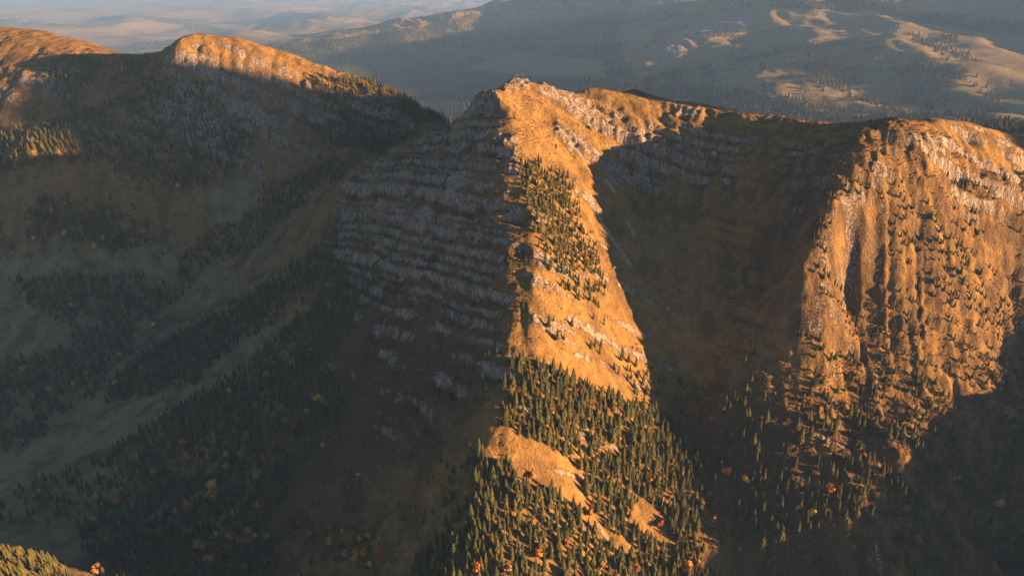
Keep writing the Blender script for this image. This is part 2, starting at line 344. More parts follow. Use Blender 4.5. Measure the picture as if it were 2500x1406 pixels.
def terrain_material():
    m, t, b = new_mat('mountain_ground', 0.95)
    b.inputs['Specular IOR Level'].default_value = 0.05
    geo = nd(t, 'ShaderNodeNewGeometry'); pos = geo.outputs['Position']
    at = nd(t, 'ShaderNodeAttribute', attribute_name='ground'); sep = nd(t, 'ShaderNodeSeparateColor'); t.links.new(at.outputs['Color'], sep.inputs[0])
    rock, green, scrub, scree = sep.outputs[0], sep.outputs[1], sep.outputs[2], at.outputs['Alpha']
    n_big = noise(t, pos, 0.012, 4); n_mid = noise(t, pos, 0.06, 5, .6); n_fine = noise(t, pos, 0.35, 4, .65)
    grass = mixc(t, ramp(t, n_big, .35, .65), (0.250,0.140,0.040), (0.190,0.112,0.040))
    grass = mixc(t, ramp(t, n_mid, .42, .72), grass, (0.310,0.185,0.058))
    grass = mixc(t, mth(t, 'MULTIPLY', ramp(t, n_fine, .5, .75), .45), grass, (0.105,0.066,0.032))
    n_tuft = noise(t, pos, 0.15, 5, .7)
    grass = mixc(t, mth(t, 'MULTIPLY', ramp(t, n_tuft, .56, .68), .75), grass, (0.090,0.060,0.028))
    grass = mixc(t, mth(t, 'MULTIPLY', ramp(t, n_tuft, .44, .34), .6), grass, (0.36,0.235,0.085))
    skylit_pasture = mixc(t, ramp(t, n_mid, .35, .7), (0.195,0.182,0.078), (0.33,0.26,0.13))  # meadow colour, brightened to stand in for extra sky light and haze
    col = mixc(t, green, grass, skylit_pasture)
    brush = mixc(t, ramp(t, n_fine, .38, .62), (0.050,0.034,0.018), (0.145,0.085,0.040))
    col = mixc(t, scrub, col, brush)
    # rock: pale conglomerate with vertical streaks and dark cracks
    mp = nd(t, 'ShaderNodeMapping'); t.links.new(pos, mp.inputs[0]); mp.inputs['Scale'].default_value = (1, 1, 0.18)
    st = noise(t, mp.outputs[0], 0.28, 5, .65)
    vor = nd(t, 'ShaderNodeTexVoronoi', feature='DISTANCE_TO_EDGE'); vor.inputs['Scale'].default_value = 0.14; t.links.new(mp.outputs[0], vor.inputs['Vector'])
    rk = mixc(t, ramp(t, st, .32, .7), (0.155,0.114,0.085), (0.47,0.375,0.285))
    rk = mixc(t, mth(t, 'MULTIPLY', ramp(t, n_mid, .5, .72), .5), rk, (0.30,0.235,0.185))
    rk = mixc(t, ramp(t, vor.outputs['Distance'], .055, .0), rk, (0.10,0.08,0.068))
    rf = mth(t, 'ADD', rock, mth(t, 'MULTIPLY', mth(t, 'SUBTRACT', n_fine, .5), 1.1)); rf = ramp(t, rf, .38, .62)
    rf = mth(t, 'MULTIPLY', rf, ramp(t, rock, .03, .16))
    col = mixc(t, rf, col, rk)
    scm = mth(t, 'MULTIPLY', ramp(t, mth(t, 'ADD', scree, mth(t, 'MULTIPLY', mth(t, 'SUBTRACT', n_fine, .5), .9)), .42, .62), ramp(t, scree, .03, .15))
    col = mixc(t, scm, col, (0.36,0.31,0.265))
    t.links.new(col, b.inputs['Base Color'])
    # relief: tufts, stones, and the little cattle steps that follow the contour
    wv = nd(t, 'ShaderNodeTexWave', wave_type='BANDS', bands_direction='Z'); wv.inputs['Scale'].default_value = 0.085
    wv.inputs['Distortion'].default_value = 7.0; wv.inputs['Detail'].default_value = 3; wv.inputs['Detail Scale'].default_value = 0.9
    t.links.new(pos, wv.inputs['Vector'])
    hgt = mth(t, 'ADD', mth(t, 'MULTIPLY', n_fine, 1.8), mth(t, 'MULTIPLY', n_mid, 4.0)); hgt = mth(t, 'ADD', hgt, mth(t, 'MULTIPLY', n_tuft, 2.2))
    hgt = mth(t, 'ADD', hgt, mth(t, 'MULTIPLY', wv.outputs[1], mth(t, 'MULTIPLY', ramp(t, n_big, .4, .7), 0.30)))
    hgt = mth(t, 'ADD', hgt, mth(t, 'MULTIPLY', rf, mth(t, 'MULTIPLY', st, 3.0)))
    bp = nd(t, 'ShaderNodeBump'); bp.inputs['Strength'].default_value = 1.0; bp.inputs['Distance'].default_value = 1.0
    t.links.new(hgt, bp.inputs['Height']); t.links.new(bp.outputs[0], b.inputs['Normal'])
    return m
M_GROUND = terrain_material()

# ground cover per vertex, with some shade and sky light in its tones
U, V = project(X, Y, Z)
fz = np.maximum(face_r, nosew)
pyu = pyr*sstep(CAMZ-430, CAMZ-330, Z)
rock = sstep(1.15-.1*flank+.5*fz-.2*pyu, 1.75-.2*flank+.6*fz-.35*pyu, slope)*near*np.clip(0.15+pyr*(0.45+0.55*sstep(CAMZ-470, CAMZ-300, Z))+cirq+0.15*nosew+0.55*leftr+0.2*face_r+0.8*flank*bedsel, 0, 1)
rock = np.maximum(rock, sstep(0.62, 0.95, slope)*farw*0.9)
rock = rock*(0.6+0.5*sstep(-.3, .2, fbm(X, Y, 22, 3, 87)))
rock = np.maximum(rock, .75*(poly_mask([(1580,115),(1700,58),(1780,50),(1845,30),(1835,70),(1700,112),(1600,145)], U+12*wob, V+8*wob) & (Y > 3500) & (Y < 9000)))
rock = np.maximum(rock, rz*(0.62+0.5*fbm(X, Y, 14, 3, 88)))
green = near*sstep(CAMZ-230, CAMZ-400, Z)*sstep(0.95, 0.55, slope)*sstep(-260, -380, X) + farw*0.75 + 0.9*top_ledge*sstep(0.5, 0.2, slope)  # meadow, carried up the left slopes to lighten them like haze
green = np.maximum(green, .7*near*sstep(-330, -430, X)*sstep(1400, 1300, Y)*sstep(1.3, .9, slope))  # lightens the left valley ground, standing in for sky light and haze
green = green*(0.75+0.6*fbm(X, Y, 130, 3, 81))
for pz in ([(-100,1130),(0,1080),(200,975),(370,955),(430,1000),(330,1110),(180,1190),(-100,1300)], [(480,480),(600,440),(640,470),(600,540),(500,540)], [(0,640),(400,600),(440,640),(420,700),(250,670),(0,690)], [(0,790),(120,770),(180,800),(120,860),(0,900)]):
    green = np.maximum(green, 0.95*(poly_mask(pz, U+10*wob, V+10*wob) & (Y < 1500) & (Y > 500)))
scrub = near*sstep(0.0, 0.35, fbm(X, Y, 40, 4, 83))*0.6 + face_r*0.75*sstep(-.3, .2, fbm(X, Y, 16, 3, 84)) + pyr*0.35
scrub = np.maximum(scrub, near*.9*sstep(190, 240, X)*sstep(790, 700, Y)*(1-.6*face_r)) + .55*pyr*sstep(CAMZ-330, CAMZ-430, Z)  # lower right ground darkened too, putting its deep shade into the colour
scrub = scrub*(1-0.8*meadow)
scree = 0*X
for pts in ([(1440,480,0),(1470,545,0),(1500,590,0),(1520,620,0),(1540,650,0)], [(1555,385,0),(1575,420,0)], [(1530,540,0),(1550,575,0)], [(2140,1330,0),(2150,1406,0)], [(1985,1060,0),(2060,1090,0)], [(1480,440,0),(1500,470,0)]):
    for a, b_ in zip(pts[:-1], pts[1:]):
        ax, ay, bx, by = a[0], a[1], b_[0], b_[1]
        tt = np.clip(((U-ax)*(bx-ax)+(V-ay)*(by-ay))/((bx-ax)**2+(by-ay)**2), 0, 1)
        dd = np.hypot(U-(ax+tt*(bx-ax)), V-(ay+tt*(by-ay)))
        scree = np.maximum(scree, 0.55*sstep(13, 2, dd)*(Y < 1150)*(Y > 400))
scree = np.maximum(scree, near*0.40*sstep(5.6, 7.2, flow)*sstep(150, 220, X)*sstep(1000, 960, Y))
ATTR = np.stack([rock, np.clip(green, 0, 1), np.clip(scrub, 0, 1), scree], -1).reshape(-1, 4)

VERT = np.stack([X, Y, Z], -1).reshape(-1, 3)
IDX = np.arange(nx*ny).reshape(ny, nx)
def mesh_from_arrays(name, V, Q, smooth=True):
    me = bpy.data.meshes.new(name)
    me.vertices.add(len(V)); me.vertices.foreach_set('co', np.ascontiguousarray(V, np.float32).ravel())
    me.loops.add(Q.size); me.loops.foreach_set('vertex_index', np.ascontiguousarray(Q).ravel().astype(np.int32))
    me.polygons.add(len(Q)); me.polygons.foreach_set('loop_start', np.arange(0, Q.size, Q.shape[1], dtype=np.int32))
    me.update(calc_edges=True)
    me.polygons.foreach_set('use_smooth', np.full(len(Q), smooth))
    return me
def terrain_piece(name, j0, j1):
    sub = IDX[j0:j1+1]
    q = np.stack([sub[:-1,:-1], sub[:-1,1:], sub[1:,1:], sub[1:,:-1]], -1).reshape(-1, 4)-sub[0,0]
    me = mesh_from_arrays(name, VERT[sub[0,0]:sub[-1,-1]+1], q)
    a = me.attributes.new('ground', 'FLOAT_COLOR', 'POINT'); a.data.foreach_set('color', ATTR[sub[0,0]:sub[-1,-1]+1].astype(np.float32).ravel())
    me.materials.append(M_GROUND)
    o = bpy.data.objects.new(name, me); C.objects.link(o); o['kind'] = 'structure'
    return o
J = int(np.searchsorted(GY, 1920))
o = terrain_piece('mountain_terrain', 0, J); o['label'] = 'rocky mountain with grassy spur, shaded hollow and left valley'
o = terrain_piece('far_hills', J, ny-1); o['label'] = 'hazy wooded hills and plain beyond the mountain'

# ------------------------------------------------------------------ haze
V8 = np.array([(x, y, z) for x in (-27000, 27000) for y in (-5000, 43000) for z in (float(Z.min())-30, max(float(Z.max()), CAMZ)+40)], float)
Q6 = np.array([(0,1,3,2),(4,6,7,5),(0,4,5,1),(2,3,7,6),(0,2,6,4),(1,5,7,3)])
hm = mesh_from_arrays('haze', V8, Q6, False); ho = bpy.data.objects.new('haze', hm); C.objects.link(ho); ho['kind'] = 'stuff'; ho['label'] = 'pale blue haze in the valley air'
mh = bpy.data.materials.new('haze_air'); mh.use_nodes = True; t = mh.node_tree; t.nodes.remove(t.nodes['Principled BSDF'])
pv = t.nodes.new('ShaderNodeVolumePrincipled'); pv.inputs['Color'].default_value = (0.27, 0.51, 1, 1); pv.inputs['Density'].default_value = 3.8e-5; pv.inputs['Anisotropy'].default_value = 0.0
t.links.new(pv.outputs[0], t.nodes['Material Output'].inputs['Volume']); hm.materials.append(mh)

# ------------------------------------------------------------------ trees
def leaf_mat(name, pal, rough=0.9, trans=0.0):
    m, t, b = new_mat(name, rough)
    oi = nd(t, 'ShaderNodeObjectInfo'); geo = nd(t, 'ShaderNodeNewGeometry')
    cr = nd(t, 'ShaderNodeValToRGB'); el = cr.color_ramp.elements
    while len(el) < len(pal): el.new(0.5)
    for k, (e, c) in enumerate(zip(el, pal)): e.position = k/(len(pal)-1) if len(pal) > 1 else 0; e.color = (*c, 1)
    t.links.new(oi.outputs['Random'], cr.inputs[0])
    n = noise(t, geo.outputs['Position'], 0.9, 2)
    c = mixc(t, ramp(t, n, .3, .7), cr.outputs[0], mixc(t, 1.0, cr.outputs[0], (1.5,1.45,1.3), 'MULTIPLY'))
    t.links.new(c, b.inputs['Base Color'])
    return m
M_SPRUCE = leaf_mat('spruce_needles', [(0.036,0.046,0.016),(0.062,0.062,0.018),(0.105,0.084,0.022),(0.045,0.054,0.021),(0.085,0.070,0.026)])
M_BARK = leaf_mat('bark', [(0.09,0.065,0.045),(0.12,0.09,0.07)])
M_DEAD = leaf_mat('bleached_wood', [(0.42,0.38,0.34),(0.32,0.28,0.25)])
M_SCRUB = leaf_mat('scrub_leaves', [(0.150,0.075,0.028),(0.085,0.060,0.022),(0.190,0.095,0.035),(0.055,0.052,0.020),(0.13,0.06,0.03)])
PAL = {'golden yellow': (0.68,0.38,0.045), 'orange': (0.62,0.23,0.03), 'rust red': (0.36,0.09,0.03), 'yellow green': (0.36,0.28,0.05), 'brown': (0.32,0.16,0.06)}
M_AUT = {k: leaf_mat(k.replace(' ', '_')+'_leaves', [v, tuple(x*.8 for x in v)]) for k, v in PAL.items()}

def spruce_crown(seed, tiers, pts, slim=0.17):
    r = random.Random(seed); V = []; Fc = []
    for k in range(tiers):
        f = k/tiers
        z1 = 0.09+0.91*f                      # skirt edge
        z0 = min(1.0, z1+1.75/tiers+0.02)     # where the tier hangs from
        rad = slim*(1-f)**0.85+0.012
        c = len(V); V.append((r.uniform(-.006,.006), r.uniform(-.006,.006), z0))
        ph = r.uniform(0, 6.28)
        for i in range(pts):
            a = ph+2*math.pi*(i+r.uniform(-.22,.22))/pts
            rr = rad*(r.uniform(.86,1.18) if i % 2 == 0 else r.uniform(.45,.68))
            V.append((rr*math.cos(a), rr*math.sin(a), z1-(0.035*(1-f) if i % 2 == 0 else -.012)+r.uniform(-.012,.012)))
        for i in range(pts): Fc.append((c, c+1+i, c+1+(i+1) % pts))
    return V, Fc
def tri_mesh(name, V, Fc, mat, smooth=False):
    me = mesh_from_arrays(name, np.array(V, float), np.array(Fc), smooth); me.materials.append(mat); return me
def trunk_mesh(name, h, r0, r1, mat, n=6, bend=0.0, seed=0):
    rr = random.Random(seed); V = []; Q = []; L = 4
    for k in range(L+1):
        f = k/L; ox, oy = bend*rr.uniform(-1, 1)*f, bend*rr.uniform(-1, 1)*f
        for i in range(n):
            a = 2*math.pi*i/n; r = r0+(r1-r0)*f
            V.append((ox+r*math.cos(a), oy+r*math.sin(a), -0.06+f*(h+0.06)))
    for k in range(L):
        for i in range(n): Q.append((k*n+i, k*n+(i+1) % n, (k+1)*n+(i+1) % n, (k+1)*n+i))
    me = mesh_from_arrays(name, np.array(V), np.array(Q), True); me.materials.append(mat); return me
CROWNS = [tri_mesh('spruce_crown', *spruce_crown(11+k, 13, 12, sl_), M_SPRUCE) for k, sl_ in enumerate((.18,.22,.26,.2,.155,.24))]
TRUNKS = [trunk_mesh('spruce_trunk', .9, .016, .005, M_BARK, seed=k) for k in range(2)]
def leaf_crown(seed, nclump=230):
    r = random.Random(seed); V = []; Fc = []
    lobes = [(r.uniform(-.2,.2), r.uniform(-.2,.2), r.uniform(.45,.82), r.uniform(.16,.26)) for _ in range(7)]
    for _ in range(nclump):
        lx, ly, lz, lr = r.choice(lobes)
        d = Vector((r.gauss(0,1), r.gauss(0,1), r.gauss(0,1))).normalized()
        p = Vector((lx, ly, lz))+d*lr*r.uniform(.55,1.05)
        q = Vector((r.gauss(0,1), r.gauss(0,1), r.gauss(0,1))).normalized()
        a = d.cross(q).normalized(); b_ = (d+0.6*q).cross(a).normalized(); s_ = r.uniform(.045,.085)
        c = len(V)
        for ux, uy in ((-1,-.8),(1,-1),(.8,1),(-1,.9)): V.append(tuple(p+a*ux*s_+b_*uy*s_))
        Fc.append((c,c+1,c+2)); Fc.append((c,c+2,c+3))
    return V, Fc
LEAFC = [leaf_crown(40+k) for k in range(4)]
def limb_mesh(seed):
    r = random.Random(seed); V = []; Q = []
    def tube(a, b_, r0, r1):
        c = len(V); d = (b_-a).normalized(); u = d.orthogonal().normalized(); w_ = d.cross(u)
        for p, rad in ((a, r0), (b_, r1)):
            for i in range(5): V.append(tuple(p+u*rad*math.cos(i*1.2566)+w_*rad*math.sin(i*1.2566)))
        for i in range(5): Q.append((c+i, c+(i+1) % 5, c+5+(i+1) % 5, c+5+i))
    tube(Vector((0,0,-.06)), Vector((0,0,.42)), .032, .022)
    for k in range(6):
        a = k*1.05+r.uniform(-.3,.3)
        tube(Vector((0,0,r.uniform(.3,.42))), Vector((.2*math.cos(a), .2*math.sin(a), r.uniform(.6,.8))), .016, .005)
    me = mesh_from_arrays('autumn_trunk', np.array(V), np.array(Q), True); me.materials.append(M_BARK); return me
LIMBS = [limb_mesh(k) for k in range(3)]

# where the woods stand: outlines read from the photo, each with its distance range, spacing and height
WOODS = [  # zone, polygon, (ymin, ymax), spacing, (hmin, hmax), gap threshold (-1 = solid)
 ('spur_top', [(1250,395),(1310,400),(1390,440),(1430,560),(1485,680),(1475,725),(1400,735),(1340,660),(1308,560),(1285,480)], (650,1000), 5.4, (8,15), -.5),
 ('spur_mid', [(1430,715),(1465,735),(1510,800),(1440,790)], (600,900), 9, (9,14), -.1),
 ('spur_mid', [(1330,800),(1370,785),(1470,850),(1600,895),(1625,985),(1560,965),(1480,905),(1400,885)], (560,900), 8.5, (10,17), -.05),
 ('spur_low', [(1245,875),(1360,900),(1480,960),(1600,985),(1655,1050),(1700,1200),(1740,1450),(1560,1450),(1590,1230),(1440,1220),(1400,1130),(1300,1085),(1225,1040)], (400,800), 5.2, (9,22), -.55),
 ('spur_low', [(1150,1090),(1250,1140),(1330,1200),(1430,1250),(1560,1380),(1580,1450),(960,1450),(1050,1330),(1140,1290),(1150,1180)], (380,700), 5.6, (9,22), -.5),
 ('spur_low', [(1440,1222),(1590,1232),(1560,1270),(1600,1345),(1570,1380),(1490,1310)], (380,700), 6.0, (9,20), -.35),
 ('spur_low', [(1100,1120),(1200,1120),(1190,1300),(1080,1300)], (380,700), 11, (10,18), .0),
 ('hollow', [(1740,900),(1850,870),(1890,960),(1830,990),(1740,1010)], (550,800), 9, (10,17), -.15),
 ('nose', [(1950,790),(2010,830),(2065,980),(1985,1010),(1930,900)], (550,900), 8, (10,17), -.3),
 ('hollow', [(1640,930),(2100,1000),(2140,1200),(2250,1450),(1720,1450),(1680,1150)], (420,800), 9, (10,21), -.06),
 ('right', [(2150,1040),(2260,1080),(2240,1280),(2160,1250)], (450,800), 9, (12,20), -.1),
 ('right', [(2000,450),(2500,420),(2700,800),(2600,950),(2050,850),(1980,640)], (600,1060), 7.0, (5,13), -.08),
 ('right', [(2050,850),(2600,950),(2700,1450),(2200,1450)], (420,850), 8, (7,16), -.02),
 ('face', [(880,470),(1290,470),(1300,720),(1240,960),(1000,960),(850,690)], (600,1050), 7.5, (4,10), .1),
 ('face', [(850,690),(1000,960),(1240,960),(1180,1080),(1000,1160),(880,1000),(820,850)], (560,950), 8.5, (5,12), .08),
 ('face', [(960,1160),(1150,1090),(1130,1300),(1000,1330),(640,1300),(700,1180)], (400,760), 10, (5,12), .1),
 ('left_slope', [(720,790),(850,660),(865,760),(800,900),(850,1000),(720,1150),(660,1260),(700,1450),(280,1450),(180,1290),(330,1185),(220,1130),(420,1010),(600,900)], (480,1000), 7.5, (11,20), -.38),
 ('left_slope', [(-80,1240),(200,1130),(330,1185),(180,1260),(60,1300)], (500,900), 9, (11,18), -.05),
 ('left_slope', [(660,1250),(960,1330),(900,1450),(640,1450)], (400,700), 13, (9,16), .05),
 ('corner', [(-100,1270),(10,1285),(70,1310),(220,1450),(-120,1450)], (390,585), 5.0, (9,15), -.9),
 ('left_valley', [(830,590),(800,690),(700,765),(560,860),(480,930),(360,965),(260,990),(280,920),(420,830),(560,760),(680,680),(780,600)], (800,1300), 7.5, (12,20), -.45),
 ('left_valley', [(20,680),(300,670),(475,710),(380,765),(300,830),(330,860),(250,890),(250,960),(180,1000),(100,1070),(-80,1120),(-80,900),(120,865),(180,800),(60,745)], (800,1300), 8, (11,19), -.3),
 ('left_valley', [(70,490),(200,465),(330,490),(400,570),(380,590),(275,625),(220,590),(50,590)], (1000,1500), 6.5, (11,18), -.45),
 ('left_ridge', [(90,320),(250,255),(380,205),(480,195),(570,300),(620,340),(570,420),(510,450),(440,475),(330,465),(250,395),(120,405),(30,430)], (1150,1500), 6.0, (10,17), -.5),
 ('left_ridge', [(120,130),(260,150),(400,150),(520,230),(600,330),(560,360),(480,200),(380,205),(250,255),(60,300)], (1250,1560), 8, (8,14), .0),
 ('left_valley', [(640,465),(760,415),(835,385),(840,440),(770,470),(700,530),(610,615),(430,690),(430,645),(520,560),(600,545)], (1050,1450), 8, (11,18), -.4),
 ('left_ridge', [(745,180),(905,203),(960,208),(1060,262),(1100,300),(1030,305),(940,262),(860,292),(790,262)], (1330,1600), 7.5, (11,18), -.5),
 ('left_ridge', [(745,305),(880,285),(1000,325),(1000,360),(860,370),(760,335)], (1250,1550), 8, (10,17), -.4),
 ('left_valley', [(560,290),(800,280),(820,420),(700,540),(560,540),(400,700),(200,700),(0,650),(0,420),(400,470)], (950,1500), 17, (9,16), .16),
 ('left_ridge', [(-150,310),(40,315),(75,350),(40,420),(-150,440)], (1150,1500), 7.5, (12,18), -.5),
 ('cirque', [(1450,280),(2100,340),(2000,560),(1700,700),(1560,560)], (800,1250), 22, (2.5,5), .2),
 ('crest', [(1250,220),(1440,240),(1420,420),(1250,400)], (900,1150), 24, (4,8), .12),
]
def woods_noise(x, y): return fbm(x, y, 60, 3, 101)+0.5*fbm(x, y, 18, 2, 103)
trees = []   # x, y, z, h, zone
for zone, poly, (y0, y1), sp, (h0, h1), gap in WOODS:
    y1 = min(y1, 1900)
    xs = []
    for u, v in poly:
        for yy in (y0, y1): xs.append((u-1250)/F*yy*1.12)
    gx, gy2 = np.meshgrid(np.arange(min(xs), max(xs), sp), np.arange(y0, y1, sp))
    gx = gx.ravel()+RNG.uniform(-.48, .48, gx.size)*sp; gy2 = gy2.ravel()+RNG.uniform(-.48, .48, gx.size)*sp
    z = height(gx, gy2); u, v = project(gx, gy2, z)
    m = poly_mask(poly, u+RNG.normal(0, 7, u.size), v+RNG.normal(0, 6, u.size)) & (woods_noise(gx, gy2) > gap)
    sl_ = bil(GX, GY, slope, gx, gy2)
    m &= sl_ < (2.6 if zone in ('left_ridge', 'right', 'nose') else 1.7)
    for i in np.nonzero(m)[0]:
        trees.append((gx[i], gy2[i], z[i], (h0+(h1-h0)*RNG.beta(1.6, 2.0))*(0.55 if RNG.random() < .2 else 1.0), zone))
T = np.array([t_[:4] for t_ in trees]); ZONE = np.array([t_[4] for t_ in trees])
clear = [[(1172,1068),(1215,1045),(1380,1125),(1432,1222),(1300,1150),(1190,1095)], [(1575,1215),(1615,1260),(1665,1345),(1620,1335),(1535,1275)], [(1420,1265),(1450,1262),(1500,1305),(1590,1360),(1570,1372),(1480,1320)],
         [(1300,880),(1340,870),(1480,935),(1625,995),(1600,1000),(1450,950)]]
tu, tv = project(T[:,0], T[:,1], T[:,2])
okm = np.ones(len(T), bool)
for c_ in clear: okm &= ~poly_mask(c_, tu, tv)
# no two trunks closer than 3 m
cell = {}
for i in np.nonzero(okm)[0]:
    kx, ky = int(T[i,0]//3.2), int(T[i,1]//3.2)
    if (kx, ky) in cell: okm[i] = False
    else: cell[(kx, ky)] = i
T = T[okm]; ZONE = ZONE[okm]; tu = tu[okm]; tv = tv[okm]
print('TREES', len(T), {z_: int((ZONE == z_).sum()) for z_ in set(ZONE)})
inframe = (tu > 5) & (tu < 2495) & (tv > 20) & (tv < 1440)
vis = visible(T[:,0], T[:,1], T[:,2], 9.0) & inframe
dist3 = np.sqrt(T[:,0]**2+T[:,1]**2+(T[:,2]-CAMZ)**2)
size_px = np.where(vis, T[:,3]/dist3, 0)
big = np.argsort(-size_px)[:290]
bigset = np.zeros(len(T), bool); bigset[big] = True
LBL = {
 'spur_low': ('tall green spruce catching low sun on the wooded lower spur', 'sunlit spruces on the lower spur'),
 'spur_mid': ('spruce along a pale rock band on the sunlit spur meadow', 'spruces along the spur rock bands'),
 'spur_top': ('small spruce in the wood below the sunlit summit slope', 'spruces below the summit'),
 'hollow': ('spruce with a lit tip in the dark hollow right of the spur', 'spruces in the dark hollow'),
 'nose': ('spruce in the wood at the foot of the right rock nose', 'spruces under the right nose'),
 'right': ('spruce scattered over the brown gullied slope at the right', 'spruces on the gullied right slope'),
 'face': ('dark spruce on the shaded banded face left of the spur', 'spruces on the shaded face'),
 'left_slope': ('shaded dark spruce on the autumn wooded slope at lower left', 'spruces on the lower left slope'),
 'corner': ('golden lit spruce in the bottom left corner', 'spruces in the bottom left corner'),
 'left_valley': ('spruce in the hazy valley at left', 'spruces in the left valley'),
 'left_ridge': ('spruce on the flank of the far left ridge', 'spruces on the left ridge'),
 'cirque': ('low dark spruce on the shaded wall of the hollow', 'spruces in the hollow wall'),
 'crest': ('small dark spruce on the orange slope just under the summit', 'spruces under the summit'),
}
def empty(name, loc, label, cat, group=None, sc_=1.0, rz=0.0, tilt=(0, 0)):
    e = bpy.data.objects.new(name, None); C.objects.link(e); e.location = loc; e.scale = (sc_,)*3 if not isinstance(sc_, tuple) else sc_
    e.rotation_euler = (tilt[0], tilt[1], rz); e['label'] = label; e['category'] = cat; e.empty_display_size = 0.5
    if group: e['group'] = group
    return e
def part(name, me, parent, mat=None):
    o = bpy.data.objects.new(name, me); C.objects.link(o); o.parent = parent
    if mat is not None:
        o.material_slots[0].link = 'OBJECT'; o.material_slots[0].material = mat
    return o
SUBZ = [  # photo outline -> where it stands
 ([(900,1300),(1330,1300),(1330,1500),(900,1500)], 'at bottom left of the wooded spur'),
 ([(1330,1340),(1620,1340),(1620,1500),(1330,1500)], 'under the narrow sunlit strip'),
 ([(1620,1240),(1900,1240),(1900,1500),(1620,1500)], 'at spur foot beside dark hollow'),
 ([(900,1050),(1300,1050),(1300,1300),(900,1300)], 'below the slanting sunlit meadow'),
 ([(1300,1180),(1460,1180),(1460,1340),(1300,1340)], 'at lower tip of slanting meadow'),
 ([(1460,1180),(1620,1180),(1620,1340),(1460,1340)], 'around the small triangle meadow'),
 ([(1480,1000),(1900,1000),(1900,1240),(1480,1240)], 'on the right edge of spur'),
 ([(1100,800),(1480,800),(1480,1180),(1100,1180)], 'above the slanting sunlit meadow'),
]
WID = ['slim', 'broad', 'very broad', 'narrow', 'needle-thin', 'wide']
def where(i):
    for poly, w_ in SUBZ:
        if poly_mask(poly, tu[i:i+1], tv[i:i+1])[0]: return w_
    return None
for i in big:
    x, y, z, h = T[i]; lb, gr = LBL[ZONE[i]]; w_ = where(i)
    if ZONE[i] == 'spur_low' and w_:
        cv = random.randrange(6)
        sz = 'very tall' if h > 19 else 'tall' if h > 17 else 'middling' if h > 15 else 'short'
        lb, gr = sz+' '+WID[cv]+' spruce '+w_, 'spruces '+w_
    else: cv = random.randrange(6)
    wd = random.uniform(.85, 1.2)
    e = empty('spruce_tree', (x, y, z-0.3), lb, 'spruce', gr, (h*wd, h*wd, h), random.uniform(0, 6.28), (random.uniform(-.03,.03), random.uniform(-.03,.03)))
    part('trunk', random.choice(TRUNKS), e); part('crown', CROWNS[cv], e)

def scatter(name, label, pts, meshes):
    """one 'stuff' object: each point carries a copy of one of the given meshes"""
    V = np.array([p[:3] for p in pts]); me = bpy.data.meshes.new(name)
    me.vertices.add(len(V)); me.vertices.foreach_set('co', V.astype(np.float32).ravel())
    a = me.attributes.new('size', 'FLOAT_VECTOR', 'POINT'); a.data.foreach_set('vector', np.array([p[3] for p in pts], np.float32).ravel())
    a = me.attributes.new('turn', 'FLOAT', 'POINT'); a.data.foreach_set('value', RNG.uniform(0, 6.28, len(V)).astype(np.float32))
    a = me.attributes.new('kind_index', 'INT', 'POINT'); a.data.foreach_set('value', RNG.integers(0, len(meshes), len(V)).astype(np.int32))
    ob = bpy.data.objects.new(name, me); C.objects.link(ob); ob['kind'] = 'stuff'; ob['label'] = label
    g = bpy.data.node_groups.new(name+'_nodes', 'GeometryNodeTree')
    g.interface.new_socket('Geometry', in_out='INPUT', socket_type='NodeSocketGeometry'); g.interface.new_socket('Geometry', in_out='OUTPUT', socket_type='NodeSocketGeometry')
    gi = g.nodes.new('NodeGroupInput'); go = g.nodes.new('NodeGroupOutput')
    m2p = g.nodes.new('GeometryNodeMeshToPoints'); g.links.new(gi.outputs[0], m2p.inputs[0])
    jn = g.nodes.new('GeometryNodeJoinGeometry')
    for src in meshes:
        oi = g.nodes.new('GeometryNodeObjectInfo'); oi.inputs['Object'].default_value = src; oi.transform_space = 'ORIGINAL'
        oi.inputs['As Instance'].default_value = False
        g2i = g.nodes.new('GeometryNodeGeometryToInstance'); g.links.new(oi.outputs['Geometry'], g2i.inputs[0]); g.links.new(g2i.outputs[0], jn.inputs[0])
    iop = g.nodes.new('GeometryNodeInstanceOnPoints'); g.links.new(m2p.outputs[0], iop.inputs['Points']); g.links.new(jn.outputs[0], iop.inputs['Instance'])
    iop.inputs['Pick Instance'].default_value = True
    def attr(nm, typ):
        k = g.nodes.new('GeometryNodeInputNamedAttribute'); k.data_type = typ; k.inputs[0].default_value = nm; return k.outputs[0]
    g.links.new(attr('kind_index', 'INT'), iop.inputs['Instance Index']); g.links.new(attr('size', 'FLOAT_VECTOR'), iop.inputs['Scale'])
    cx = g.nodes.new('ShaderNodeCombineXYZ'); g.links.new(attr('turn', 'FLOAT'), cx.inputs[2]); g.links.new(cx.outputs[0], iop.inputs['Rotation'])
    g.links.new(iop.outputs[0], go.inputs[0])
    md = ob.modifiers.new('scatter', 'NODES'); md.node_group = g
    return ob
crown_objs = {}
for o in C.objects:
    if o.type == 'MESH' and o.name.startswith('crown') and o.data.name not in crown_objs: crown_objs[o.data.name] = o
pts = [(T[i,0], T[i,1], T[i,2]-0.3, (T[i,3]*RNG.uniform(.85,1.2),)*2+(T[i,3],)) for i in np.nonzero(~bigset)[0]]
scatter('spruce_forest', 'the smaller and farther spruces of the woods on all slopes', pts, list(crown_objs.values()))

